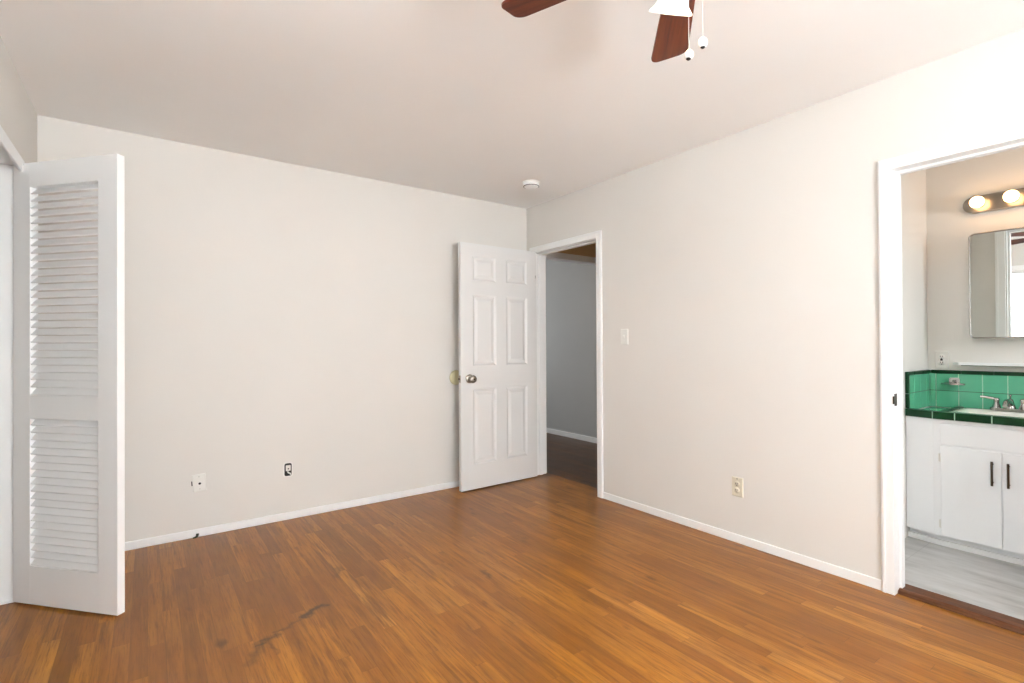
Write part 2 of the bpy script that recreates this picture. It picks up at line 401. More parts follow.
# threshold
b = MB(); pr = [(0.014, 0.0), (0.020, 0.014), (0.036, 0.021), (0.120, 0.020), (0.143, 0.010), (0.145, 0.0)]
n = len(pr); vs = [(x, B1A+0.005, z) for x, z in pr]+[(x, B1B-0.005, z) for x, z in pr]
b.add(vs, [list(range(n)), list(range(n, 2*n))[::-1]]+[(i, n+i, n+(i+1) % n, (i+1) % n) for i in range(n)])
struct(b.build('trim_10', thresh_m, bevel=0.002), 'dark wood threshold across the bathroom doorway', 'threshold')

# ------------------------------------------------------------------ windows with blinds
def window(name, c, along, a0, a1, z0, z1, inward, label):
    """c: coordinate of the room face of the wall; along 'y' or 'x'; inward: +1/-1"""
    e = thing(name, label, 'window', (c, (a0+a1)/2, z0) if along == 'y' else ((a0+a1)/2, c, z0), kind='structure')
    def bx(b, n0, n1, u0, u1, za, zb):      # n: distance outward from the room face, u: along the wall from the centre
        if along == 'y': b.box(-inward*n0, -inward*n1, u0, u1, za, zb)
        else: b.box(u0, u1, -inward*n0, -inward*n1, za, zb)
    h = z1-z0; hw = (a1-a0)/2
    b = MB(); t = 0.035
    for lo, hi in ((-hw, -hw+t), (-t/2, t/2), (hw-t, hw)): bx(b, 0.06, 0.10, lo, hi, t, h-t)
    bx(b, 0.06, 0.10, -hw, hw, 0, t); bx(b, 0.06, 0.10, -hw, hw, h-t, h)
    b.build('window_frame', trim_m, e, bevel=0.003)
    b = MB(); bx(b, 0.078, 0.082, -hw+t, -t/2, t, h-t); bx(b, 0.078, 0.082, t/2, hw-t, t, h-t); b.build('pane', glass_m, e)
    b = MB(); w = 0.06
    bx(b, -0.015, 0, -hw-w, -hw, -w, h+w); bx(b, -0.015, 0, hw, hw+w, -w, h+w); bx(b, -0.015, 0, -hw, hw, h, h+w); bx(b, -0.03, 0, -hw, hw, -0.03, 0)
    b.build('window_casing', trim_m, e, bevel=0.003)
    return e
window('window_1', XL, 'y', WY0, WY1, WZ0, WZ1, 1, 'white framed window reflected in the bathroom mirror')
window('window_2', YB, 'x', BX0, BX1, BZ0, BZ1, 1, 'wide white framed window behind the viewpoint')
def blinds(x, y0, y1, z0, z1):
    e = thing('window_blinds', 'white horizontal blinds reflected in the bathroom mirror', 'blinds', (x, (y0+y1)/2, z0))
    hw = (y1-y0)/2; h = z1-z0
    b = MB(); b.box(-0.014, 0.014, -hw, hw, h-0.035, h); b.build('head_rail', blind_m, e, bevel=0.002)
    b = MB(); z = 0.03
    while z < h-0.05:
        b.box(-0.0125, 0.0125, -hw, hw, -0.0006, 0.0006, 0, TR((0, 0, z)) @ RY(R(14))); z += 0.026
    b.build('slats', blind_m, e)
    b = MB(); b.box(-0.010, 0.010, -hw, hw, 0.0, 0.014); b.build('bottom_rail', blind_m, e, bevel=0.002)
blinds(XL-0.026, WY0+0.01, WY1-0.01, WZ0+0.001, WZ1)

# ------------------------------------------------------------------ six panel door
def panel_face(b, W_, H_, cols, rows, y, out):
    """front of a panelled slab in the plane y, facing out (+1/-1): rails, stiles and raised panels"""
    xs = sorted({0, W_, *[q for c in cols for q in c]}); zs = sorted({0, H_, *[q for r in rows for q in r]})
    for i in range(len(xs)-1):
        for k in range(len(zs)-1):
            x0, x1, z0, z1 = xs[i], xs[i+1], zs[k], zs[k+1]
            def quad(vs): b.add(vs, [(0, 1, 2, 3) if out < 0 else (3, 2, 1, 0)])
            if any(abs(c[0]-x0) < 1e-6 for c in cols) and any(abs(r[0]-z0) < 1e-6 for r in rows):
                rings = [(0, 0), (0.006, -0.003), (0.016, -0.010), (0.026, -0.0105), (0.050, -0.0035)]
                pr = None
                for ins, dp in rings:
                    yy = y+out*dp
                    r = [(x0+ins, yy, z0+ins), (x1-ins, yy, z0+ins), (x1-ins, yy, z1-ins), (x0+ins, yy, z1-ins)]
                    if pr:
                        for q in range(4): quad([pr[q], pr[(q+1) % 4], r[(q+1) % 4], r[q]])
                    pr = r
                quad(pr)
            else:
                quad([(x0, y, z0), (x1, y, z0), (x1, y, z1), (x0, y, z1)])
dl = math.hypot(0.79, 0.015)
DOOR = thing('door_1', 'white six panel door standing open against the cream wall', 'door', (-0.022, -0.168, 0.010), (0, 0, R(180)+math.atan2(0.015, 0.79)), kind='structure')
DW, DHT, DT = 0.789, 2.003, 0.035
b = MB()
cols = [(DW-0.348, DW-0.115), (DW-0.682, DW-0.453)]; cols = [tuple(sorted(c)) for c in cols]
cols = [(0.107, 0.336), (0.441, 0.674)]
rows = [(0.200, 0.812), (1.002, 1.586), (1.700, 1.902)]
panel_face(b, DW, DHT, cols, rows, 0.0, 1); panel_face(b, DW, DHT, cols, rows, -DT, -1)
b.add([(0, 0, 0), (DW, 0, 0), (DW, -DT, 0), (0, -DT, 0)], [(0, 1, 2, 3)]); b.add([(0, 0, DHT), (DW, 0, DHT), (DW, -DT, DHT), (0, -DT, DHT)], [(3, 2, 1, 0)])
b.add([(0, 0, 0), (0, 0, DHT), (0, -DT, DHT), (0, -DT, 0)], [(3, 2, 1, 0)]); b.add([(DW, 0, 0), (DW, 0, DHT), (DW, -DT, DHT), (DW, -DT, 0)], [(0, 1, 2, 3)])
b.build('door_leaf', door_m, DOOR)
kx, kz = DW-0.078, 0.900
for sg, y0 in ((1, 0.0), (-1, -DT)):
    M = TR((kx, y0, kz)) @ RX(R(-90*sg)) @ Matrix.Scale(1.12 if sg > 0 else 1.0, 4)
    k = MB().lathe([(0.0, 0.0), (0.031, 0.0), (0.032, 0.004), (0.026, 0.009), (0.012, 0.012)], M, 28).build('rosette', nickel_m, DOOR)
    MB().lathe([(0.011, 0.010), (0.011, 0.026), (0.017, 0.032), (0.026, 0.042), (0.028, 0.052), (0.025, 0.061), (0.015, 0.066), (0.0, 0.067)], M, 28).build('knob', nickel_m, DOOR)
    MB().lathe([(0.006, 0.067), (0.006, 0.069), (0.0, 0.069)], M, 14).build('lock_button', dark_m, DOOR)
b = MB(); b.box(DW, DW+0.0015, -0.030, -0.005, kz-0.028, kz+0.028); b.build('latch_plate', nickel_m, DOOR)
b = MB(); b.prism([(0, -0.006), (0.010, -0.006), (0.010, 0.0), (0, 0.006)], -0.008, 0.008, TR((DW+0.0015, -0.0175, kz))); b.build('latch_bolt', bronze_m, DOOR)
for z in (0.22, 1.00, 1.78):
    b = MB(); b.box(-0.0015, 0, -DT, -0.006, z-0.044, z+0.044); b.lathe([(0.0055, z-0.045), (0.0055, z+0.045)], TR((-0.004, -DT-0.004, 0)), 12)
    b.build('hinge', white_pl, DOOR)
b = MB(); b.box(0.012, 0.015, -0.001, 0.002, 1.765, 1.79); b.build('hook_plate', bronze_m, DOOR)
# strike plate in the bathroom jamb belongs to the trim
o = tag(rebase(MB().box(0.002, 0.034, B1B-0.0065, B1B-0.0045, 0.885, 0.943).box(-0.0195, 0.002, B1B-0.0090, B1B-0.0045, 0.896, 0.932).build('strike_plate', bronze_m, bevel=0.002), (0.019, B1B-0.005, 0.885)), 'dark metal strike plate on the bathroom door jamb', 'strike plate')

# ------------------------------------------------------------------ louvered closet door
LD = thing('door_2', 'white louvered closet door swung open beside the left wall', 'door', (-3.353, -0.462, 0.010), (0, 0, math.atan2(-0.74463, 0.66748)), kind='structure')
LW, LT, LH = 0.594, 0.034, 2.023
s0, s1 = 0.100, 0.487
lo0, lo1, up0, up1 = 0.175, 0.848, 0.954, 1.911
for (x0, x1) in ((0, s0), (s1, LW)):
    b = MB(); b.box(x0, x1, 0, LT, 0, LH); b.build('stile', louv_m, LD, bevel=0.0018)
for (z0, z1) in ((0, lo0), (lo1, up0), (up1, LH)):
    b = MB(); b.box(s0-0.002, s1+0.002, 0.0004, LT-0.0004, z0+(0.0005 if z0 == 0 else 0), z1-(0.0005 if z1 == LH else 0)); b.build('rail', louv_m, LD)
for (z0, z1, nn) in ((lo0, lo1, 20), (up0, up1, 28)):
    b = MB(); pitch = (z1-z0)/nn
    for k in range(nn):
        zc = z0+(k+0.5)*pitch
        M = TR(((s0+s1)/2, LT/2+0.001, zc)) @ RX(R(46))
        # rounded slat section
        hw_, th = 0.0205, 0.0038
        sec = [(-hw_, -th*0.5), (-hw_+0.002, -th), (hw_-0.002, -th), (hw_, -th*0.5), (hw_, th*0.5), (hw_-0.002, th), (-hw_+0.002, th), (-hw_, th*0.5)]
        ww = (s1-s0)/2+0.001
        vs = [M @ Vector((-ww, a, c)) for a, c in sec]+[M @ Vector((ww, a, c)) for a, c in sec]
        q = len(sec)
        b.add(vs, [list(range(q)), list(range(q, 2*q))[::-1]]+[(i, q+i, q+(i+1) % q, (i+1) % q) for i in range(q)])
    b.build('louver_panel', louv_m, LD)
for z in (0.25, 1.0, 1.78):
    b = MB(); b.box(-0.0015, 0, 0.004, LT, z-0.04, z+0.04); b.lathe([(0.005, z-0.04), (0.005, z+0.04)], TR((-0.003, LT+0.003, 0)), 12); b.build('hinge', white_pl, LD)

# ------------------------------------------------------------------ wall bumper, plates, detector, stub
o = MB().lathe([(0.0, 0.006), (0.045, 0.0055), (0.058, 0.004), (0.062, 0.0), (0.0, 0.0)], RX(R(90)), 40).build('door_bumper', bumper_m, loc=(-0.752, 0, 0.912))
tag(o, 'round pale yellow bumper on the wall behind the door knob', 'door bumper')

def plate(bm_, w_, h_, t=0.006, sx=0.0):
    """bevelled cover plate in local x (width) z (height), facing -y"""
    rings = [(0, 0.0), (0, t*0.45), (0.004, t)]
    pr = None
    for ins, dp in rings:
        r = [(-w_/2+ins, -dp, -h_/2+ins), (w_/2-ins, -dp, -h_/2+ins), (w_/2-ins, -dp, h_/2-ins), (-w_/2+ins, -dp, h_/2-ins)]
        if pr: bm_.add(pr+r, [(q, (q+1) % 4, 4+(q+1) % 4, 4+q) for q in range(4)])
        else: bm_.add(r, [(3, 2, 1, 0)])
        pr = r
    bm_.add(pr, [(0, 1, 2, 3)]); return bm_
# coax plate, tilted a little on the wall
e = thing('cable_wall_plate', 'square cream plate with one round hole low on the back wall', 'wall plate', (-2.585, 0, 0.334), (0, R(-4), 0))
plate(MB(), 0.074, 0.108).build('cover_plate', white_pl, e)
MB().lathe([(0.0, 0.0), (0.006, 0.0), (0.0075, 0.004), (0.0045, 0.007), (0.0, 0.0072)], TR((0.001, -0.005, -0.004)) @ RX(R(90)), 16).build('cable_socket', dark_m, e)
for z in (0.038, -0.038): MB().lathe([(0.0025, 0), (0.0022, 0.0012), (0, 0.0014)], TR((0, -0.006, z)) @ RX(R(90)), 10).build('screw', nickel_m, e)
b = MB(); b.box(-0.043, -0.037, -0.004, 0, -0.012, 0.016); b.build('wall_gap', dark_m, e)
# open box with jack
e = thing('phone_jack', 'small white jack in an open dark rimmed hole', 'phone jack', (-2.068, 0, 0.339))
def slot(w_, h_, n=8):
    pts = []
    for cx, cz, a0 in ((w_/2-0.012, h_/2-0.012, 0), (-w_/2+0.012, h_/2-0.012, 90), (-w_/2+0.012, -h_/2+0.012, 180), (w_/2-0.012, -h_/2+0.012, 270)):
        for k in range(n+1): a = R(a0+90*k/n); pts.append((cx+0.012*cos(a), cz+0.012*sin(a)))
    return pts
MB().prism(slot(0.046, 0.086), 0.0, 0.003, RX(R(90))).build('box_opening', dark_m, e)
MB().prism(slot(0.060, 0.100), 0.0, 0.0012, RX(R(90))).build('paint_rim', white_pl, e)
b = MB(); b.box(-0.015, 0.015, -0.010, -0.002, -0.008, 0.030); b.box(-0.011, 0.011, -0.013, -0.010, -0.002, 0.024); b.build('jack', white_pl, e, bevel=0.002)
b = MB(); b.box(-0.004, 0.004, -0.0136, -0.013, 0.004, 0.012); b.build('jack_port', dark_m, e)
b = MB(); b.tube([(-0.004, -0.006, -0.012), (0.000, -0.012, -0.020), (0.012, -0.010, -0.026), (0.016, -0.007, -0.034)], 0.0045, 8); b.build('wire', white_pl, e)
# light switch and outlet on the right wall (plate faces -x)
e = thing('light_switch', 'white light switch beside the hall doorway', 'light switch', (0, -1.176, 1.238), (0, 0, R(-90)))
plate(MB(), 0.070, 0.114).build('cover_plate', white_pl, e)
b = MB(); b.box(-0.005, 0.005, -0.008, -0.005, -0.012, 0.012); b.box(-0.0035, 0.0035, -0.016, -0.007, 0.0, 0.008, 0, RX(R(-20))); b.build('toggle', white_pl, e, bevel=0.001)
for z in (0.030, -0.030): MB().lathe([(0.003, 0), (0.0025, 0.0012), (0, 0.0014)], TR((0, -0.006, z)) @ RX(R(90)), 10).build('screw', white_pl, e)
def outlet(e, mat, slots_top=True):
    plate(MB(), 0.070, 0.114).build('cover_plate', mat, e)
    for z in (0.019, -0.019):
        MB().lathe([(0.0165, 0.0), (0.0165, 0.0035), (0.0, 0.0035)], TR((0, -0.0055, z)) @ RX(R(90)), 24).build('socket', mat, e)
        b = MB(); b.box(-0.0075, -0.0045, -0.0096, -0.0088, z-0.003, z+0.007); b.box(0.0045, 0.0075, -0.0096, -0.0088, z-0.003, z+0.007)
        b.lathe([(0.003, 0), (0.003, 0.0008), (0, 0.0008)], TR((0, -0.0088, z-0.009)) @ RX(R(90)), 10); b.build('slots', dark_m, e)
e = thing('power_outlet', 'ivory power outlet low on the cream wall between doorways', 'outlet', (0, -2.047, 0.331), (0, 0, R(-90)))
outlet(e, ivory_pl)
MB().lathe([(0.0035, 0), (0.003, 0.0012), (0, 0.0014)], TR((0, -0.006, 0.048)) @ RX(R(90)), 10).build('screw', dark_m, e)
e = thing('power_outlet', 'white power outlet above the green backsplash corner', 'outlet', (1.32, -2.682, 1.072), (0, 0, R(-90)))
outlet(e, white_pl)
b = MB(); b.box(-0.006, 0.006, -0.0105, -0.0085, -0.006, 0.006); b.build('reset_button', dark_m, e)
# smoke detector
e = thing('smoke_detector', 'round white smoke detector on the ceiling near the corner', 'smoke detector', (-0.435, -0.628, CH))
MB().lathe([(0.066, 0.0), (0.066, -0.008), (0.061, -0.010)], None, 40).build('base_ring', white_pl, e)
MB().lathe([(0.060, -0.008), (0.060, -0.030), (0.056, -0.036), (0.045, -0.041), (0.0, -0.043)], None, 40).build('cover', trim_m, e)
b = MB()
for k in range(18):
    a = 2*pi*k/18; b.box(0.0560, 0.0605, -0.0095, 0.0095, -0.0345, -0.0305, 0, RZ(a))
b.build('vent_slots', dark_m, e)
MB().lathe([(0.008, -0.039), (0.008, -0.043), (0, -0.0435)], TR((0.02, 0, 0)), 16).build('test_button', white_pl, e)
# stub on the floor by the baseboard
b = MB(); b.tube([(-0.022, -0.026, 0.004), (-0.006, -0.024, 0.006), (0.0, -0.018, 0.009), (0.003, -0.016, 0.016)], [0.004, 0.006, 0.008, 0.007], 10)
b.tube([(0.003, -0.016, 0.016), (0.004, -0.015, 0.024)], [0.009, 0.008], 10)
o = b.build('cable_stub', debris_m, loc=(-2.600, 0.0, 0.0)); tag(o, 'small dark green stub on the floor against the baseboard', 'cable stub')

# ------------------------------------------------------------------ bathroom vanity
XF = 0.865; YS = -2.61; XB = 1.32; VE = -3.62
V = thing('vanity_cabinet', 'white painted vanity cabinet under the green tiled counter', 'cabinet', (XF, -3.1, 0.010))
def loc(b): # shift world-built geometry into the vanity's space
    b.v = [(x-XF, y+3.1, z-0.010) for x, y, z in b.v]; return b
b = MB(); ZT = 0.742
front = [(XF+0.028, YS-0.002), (XF, -2.752), (XF, VE), (XB-0.002, VE), (XB-0.002, YS-0.002)]

tt = 0.018
b.prism([front[0], front[1], (XF+tt, -2.752), (XF+0.028+tt, YS-0.002)], 0.068, ZT-0.001)
b.box(XF, XF+tt, VE, -2.752, 0.068, ZT-0.001); b.box(XF+tt, XB-0.002, VE, VE+tt, 0.068, ZT-0.001)
b.box(XF+0.028+tt, XB-0.002, YS-0.002-tt, YS-0.002, 0.068, ZT-0.001); b.box(XF+tt, XB-0.002, VE+tt, YS-0.002-tt, 0.068, 0.068+tt)
loc(b).build('body', cab_m, V, bevel=0.001)
b = MB(); b.prism([(XF+0.075, YS-0.002), (XF+0.050, -2.752), (XF+0.050, VE+0.01), (XB-0.01, VE+0.01), (XB-0.01, YS-0.002)], 0.004, 0.066); loc(b).build('toe_kick', cab_m, V)
b = MB(); b.prism([(XF+0.048, YS-0.002), (XF+0.030, -2.752), (XF+0.030, VE+0.01), (XF+0.050, VE+0.01), (XF+0.050, -2.752), (XF+0.072, YS-0.002)], 0.003, 0.032); loc(b).build('kick_board', trim_m, V, bevel=0.003)
XD = XF-0.010
b = MB(); b.box(XD+0.004, XF, VE+0.03, -2.785, 0.600, 0.718); loc(b).build('false_front', cab_m, V, bevel=0.002)
for i, (y0, y1, hy) in enumerate(((-3.042, -2.786, -3.008), (-3.303, -3.047, -3.072), (-3.57, -3.33, -3.36))):
    b = MB(); b.box(XD, XF, y0, y1, 0.074, 0.590); d = loc(b).build('door', cab_m, V, bevel=0.002)
    b = MB(); xh = XD-0.022
    b.tube([(xh, hy, 0.410), (xh, hy, 0.540)], 0.0055, 12)
    b.tube([(XD, hy, 0.425), (xh, hy, 0.425)], 0.0045, 10); b.tube([(XD, hy, 0.525), (xh, hy, 0.525)], 0.0045, 10)
    loc(b).build('handle', bronze_m, d)
    yh = y1 if i != 1 else y0
    for z in (0.14, 0.52):
        b = MB(); s_ = 1 if yh == y1 else -1
        b.box(XF-0.008, XF-0.001, yh+s_*0.001, yh+s_*0.010, z-0.022, z+0.022); b.tube([(XD+0.002, yh+s_*0.003, z-0.024), (XD+0.002, yh+s_*0.003, z+0.024)], 0.003, 8)
        loc(b).build('hinge', white_pl, d)

# counter: deck tiles, dark edge tiles, light grout
CE = -3.62
C = thing('tiled_countertop', 'green tiled countertop with a dark green edge', 'countertop', (XF, -3.1, ZT))
def cl(b): b.v = [(x-XF, y+3.1, z-ZT) for x, y, z in b.v]; return b
SX0, SX1, SY0, SY1 = 0.925, 1.270, -3.34, -2.800     # basin opening
b = MB()
b.prism([(XF+0.012, YS-0.017), (XF-0.008, -2.752), (XF-0.008, -2.800), (XB-0.018, -2.800), (XB-0.018, YS-0.017)], ZT, 0.758)
b.box(XF-0.008, XB-0.018, CE, SY0, ZT, 0.758); b.box(XF-0.008, SX0, SY0, SY1, ZT, 0.758); b.box(SX1, XB-0.018, SY0, SY1, ZT, 0.758)
cl(b).build('grout_bed', grout_m, C)
def tiles(b, x0, x1, y0, y1, z0, z1, g=0.0018): b.box(x0+g, x1-g, y0+g, y1-g, z0, z1)
b = MB(); ys = [-2.628, -2.653, -2.765]; xs = [XF+0.045, 1.015, 1.128, 1.241, XB-0.018]
for i in range(2):
    for k in range(4): tiles(b, xs[k], xs[k+1], ys[i+1], ys[i], 0.757, 0.7645)
cl(b).build('deck_tiles', green_lt, C, bevel=0.001); b = MB()
y = SY0
while y > CE+0.02:
    for k in range(4): tiles(b, xs[k], xs[k+1], max(y-0.113, CE+0.004), y, 0.757, 0.7645)
    y -= 0.113
cl(b).build('deck_tiles', green_lt, C, bevel=0.001)
b = MB(); g = 0.0020
ey = [YS-0.004, -2.752, -2.852, -3.008, -3.161, -3.314, -3.467, CE]
def xf(y): return XF-0.020+(0.025*max(0, y+2.752)/0.142)
for k in range(len(ey)-1):
    ya, yb = ey[k]-g, ey[k+1]+g
    b.prism([(xf(ya), ya), (xf(yb), yb), (xf(yb)+0.052, yb), (xf(ya)+0.052, ya)], 0.742, 0.784)
cl(b).build('edge_tiles', green_dk, C, bevel=0.004)
b = MB(); b.prism([(xf(ey[0])+0.003, ey[0]), (xf(-2.752)+0.003, -2.752), (xf(CE)+0.003, CE), (xf(CE)+0.050, CE), (xf(-2.752)+0.05, -2.752), (xf(ey[0])+0.05, ey[0])], 0.744, 0.7825)
cl(b).build('edge_grout', grout_m, C)
b = MB()
for xa, xb in ((0.894, 1.040), (1.040, 1.190), (1.190, 1.290)): b.box(xa+g, xb-g, -2.797, -2.765, 0.757, 0.782)
cl(b).build('sink_border_tiles', green_dk, C, bevel=0.004)

# backsplash
S = thing('tiled_backsplash', 'light green tile backsplash with a dark green cap', 'backsplash', (XB, -3.1, 0.765))
def sl(b): b.v = [(x-XB, y+3.1, z-0.765) for x, y, z in b.v]; return b
zr = [0.766, 0.874, 0.985]
b = MB(); b.box(XB-0.009, XB-0.001, CE, YS-0.001, 0.766, 0.986); b.box(XF+0.034, XB-0.009, YS-0.009, YS-0.001, 0.786, 0.986)
sl(b).build('grout_bed', grout_m, S)
yv = [YS-0.0095, -2.653]
while yv[-1] > CE: yv.append(yv[-1]-0.113)
for r in range(2):
    b = MB()
    for k in range(len(yv)-1): b.box(XB-0.011, XB-0.008, max(yv[k+1], CE)+0.0024, yv[k]-0.0024, zr[r]+0.0008, zr[r+1]-0.0008)
    xv = [XB-0.0095, 1.245, 1.132, 1.019, XF+0.050]
    for k in range(len(xv)-1): b.box(xv[k+1]+0.0012, xv[k]-0.0012, YS-0.011, YS-0.008, zr[r]+0.0008, zr[r+1]-0.0008)
    sl(b).build('wall_tiles', green_lt, S, bevel=0.001)
b = MB(); b.box(XB-0.0118, XB-0.009, CE, YS-0.012, 0.8722, 0.8758); b.box(XF+0.05, XB-0.012, YS-0.0118, YS-0.009, 0.8722, 0.8758); sl(b).build('joint_shadow', joint_shadow_m, S)  # dark strips painting the shadow in the gap between tile rows
b = MB(); y = YS-0.018
while y > CE: b.box(XB-0.020, XB-0.001, max(y-0.152, CE)+0.001, y-0.001, 0.9835, 1.006); y -= 0.152
x = XB-0.020
while x > XF+0.05: b.box(max(x-0.152, XF+0.030)+0.001, x-0.001, YS-0.020, YS-0.001, 0.9835, 1.006); x -= 0.152
b.box(XF+0.024, XF+0.048, YS-0.019, YS-0.001, 0.786, 0.872); b.box(XF+0.024, XF+0.048, YS-0.019, YS-0.001, 0.875, 1.006)
sl(b).build('cap_tiles', green_dk, S, bevel=0.003)

# basin
K = thing('bathroom_sink', 'white rectangular basin set into the green tiled counter', 'sink', ((SX0+SX1)/2, (SY0+SY1)/2, 0.7655))
def rrect(cx, cy, hx, hy, r, z, n=6):
    pts = []
    for sx, sy, a0 in ((1, 1, 0), (-1, 1, 90), (-1, -1, 180), (1, -1, 270)):
        for k in range(n+1):
            a = R(a0+90*k/n); pts.append((cx+sx*(hx-r)+r*cos(a), cy+sy*(hy-r)+r*sin(a), z))
    return pts
b = MB(); hx, hy = (SX1-SX0)/2, (SY1-SY0)/2
hx += 0.012; hy += 0.0015
loops = [rrect(0, 0, hx, hy, 0.03, 0.0005), rrect(0, 0, hx, hy, 0.03, 0.010), rrect(0, 0, hx-0.006, hy-0.006, 0.03, 0.0145),
         rrect(-0.025, 0, hx-0.055, hy-0.035, 0.05, 0.0145), rrect(-0.025, 0, hx-0.064, hy-0.044, 0.05, 0.006),
         rrect(-0.025, 0, hx-0.085, hy-0.075, 0.06, -0.06), rrect(-0.025, 0, hx-0.12, hy-0.13, 0.05, -0.11), rrect(-0.025, 0, 0.02, 0.02, 0.019, -0.115)]
nn = len(loops[0]); vs = [q for l in loops for q in l]
b.add(vs, [(i*nn+k, i*nn+(k+1) % nn, (i+1)*nn+(k+1) % nn, (i+1)*nn+k) for i in range(len(loops)-1) for k in range(nn)], 0, True)
b.build('basin', porc_m, K)
MB().lathe([(0.022, 0.0), (0.021, 0.003), (0.0, 0.001)], TR((-0.025, 0, -0.115)), 20).build('drain', chrome_m, K)

# faucet
FX, FY, FZ = 1.225, -3.014, 0.780
F = thing('bathroom_faucet', 'chrome two handled faucet on the white basin', 'faucet', (FX, FY, FZ)); F.scale = (1.1, 1.1, 1.1)
b = MB(); pts = []
for k in range(24):
    a = 2*pi*k/24; pts.append((0.024*cos(a), 0.052*(1 if sin(a) > 0 else -1)+0.024*sin(a) if abs(sin(a)) > 1e-6 else 0.052*(1 if k == 0 else -1)))
pts = [(0.026*cos(R(a)), 0.052+0.026*sin(R(a))) for a in range(0, 181, 15)]+[(0.026*cos(R(a)), -0.052+0.026*sin(R(a))) for a in range(180, 361, 15)]
b.prism(pts, 0, 0.016); b.build('base_plate', chrome_m, F, bevel=0.006, seg=3)
b = MB(); b.lathe([(0.026, 0.010), (0.024, 0.025), (0.019, 0.040), (0.016, 0.055), (0.012, 0.064), (0.0, 0.067)], None, 24)
b.tube([(0, 0, 0.030), (-0.030, 0, 0.050), (-0.065, 0, 0.056), (-0.095, 0, 0.048), (-0.108, 0, 0.034)], [0.018, 0.016, 0.013, 0.011, 0.010], 16)
b.build('spout', chrome_m, F)
MB().lathe([(0.003, 0.060), (0.003, 0.078), (0.006, 0.081), (0.005, 0.086), (0.0, 0.087)], TR((0.016, 0, 0)), 12).build('lift_rod', chrome_m, F)
for s_ in (1, -1):
    b = MB(); b.lathe([(0.020, 0.014), (0.017, 0.025), (0.012, 0.040), (0.012, 0.052), (0.014, 0.060), (0.010, 0.067), (0.0, 0.069)], TR((0, s_*0.052, 0)), 20)
    b.tube([(0, s_*0.052, 0.060), (-0.006, s_*0.075, 0.066), (-0.014, s_*0.100, 0.071), (-0.018, s_*0.114, 0.071)], [0.008, 0.007, 0.0065, 0.007], 12)
    b.build('handle', chrome_m, F)

# soap and tumbler holder
H = thing('toothbrush_holder', 'chrome toothbrush holder mounted on the green backsplash', 'toothbrush holder', (XB-0.012, -2.748, 0.937))
b = MB(); b.prism(slot(0.054, 0.046), 0, 0.010, RZ(R(-90)) @ RX(R(90))); b.build('mount', chrome_m, H, bevel=0.003)
b = MB(); pts = [(-0.040+0.030*cos(R(a)), 0.060*sin(R(a))) for a in range(0, 360, 12)]
b.prism(pts, -0.020, -0.010); b.build('tray', chrome_m, H, bevel=0.002)
b = MB(); b.tube([(-0.006, 0, 0.0), (-0.03, 0, 0.004), (-0.038, 0, -0.012)], 0.006, 10); b.build('arm', chrome_m, H)
for yy in (-0.034, 0.034): MB().lathe([(0.010, -0.0098), (0.010, -0.0088), (0.0, -0.0088)], TR((-0.040, yy, 0)), 14).build('brush_hole', dark_m, H)

# ledge over the splash
b = MB(); b.prism([(XB, -2.735), (XB-0.055, -2.775), (XB-0.060, -2.80), (XB-0.060, CE), (XB, CE)], 1.041, 1.058)
o = b.build('wall_ledge', trim_m, bevel=0.003)
b = MB(); b.box(-0.058, -0.004, CE+3.1, -2.79+3.1, -0.003, 0.0005); b.build('ledge_shadow', green_dk, o)  # dark strip standing in for the shadow line under the ledge
tag(rebase(o, (XB, -3.1, 1.041)), 'thin white ledge shelf between mirror and green backsplash', 'shelf')

# mirror cabinet
MY0, MY1, MZ0, MZ1, MD = -3.33, -2.846, 1.206, 1.838, 0.135
Mi = thing('wall_mirror', 'mirrored cabinet with a rounded chrome frame above the vanity', 'mirror', (XB, (MY0+MY1)/2, MZ0))
hw_ = (MY1-MY0)/2; hh = (MZ1-MZ0)/2
def rr2(hx, hz, r, n=6):
    return [(sx*(hx-r)+r*cos(R(a0+90*k/n)), sz*(hz-r)+r*sin(R(a0+90*k/n))) for sx, sz, a0 in ((1, 1, 0), (-1, 1, 90), (-1, -1, 180), (1, -1, 270)) for k in range(n+1)]
A = rr2(hw_, hh, 0.028); B_ = rr2(hw_-0.009, hh-0.009, 0.020); n = len(A)
b = MB()
ring = [(A, -MD+0.012), (A, -MD+0.003), ([(p[0]*0.6+q[0]*0.4, p[1]*0.6+q[1]*0.4) for p, q in zip(A, B_)], -MD-0.002), (B_, -MD+0.002)]
vs = [(dx, py, pz+hh) for L_, dx in ring for py, pz in L_]
b.add(vs, [(i*n+k, (i+1)*n+k, (i+1)*n+(k+1) % n, i*n+(k+1) % n) for i in range(3) for k in range(n)], 0, True)
b.build('frame', chrome_m, Mi)
b = MB(); b.box(-MD+0.010, 0, -hw_+0.004, hw_-0.004, 0.004, 2*hh-0.004); b.build('cabinet_box', cab_m, Mi, bevel=0.004)
b = MB(); vs = [(-MD+0.003, py, pz+hh) for py, pz in B_]+[(-MD+0.009, py, pz+hh) for py, pz in B_]
b.add(vs, [list(range(n))[::-1], list(range(n, 2*n))]+[(k, (k+1) % n, n+(k+1) % n, n+k) for k in range(n)])
b.build('mirror_glass', mirror_m, Mi)

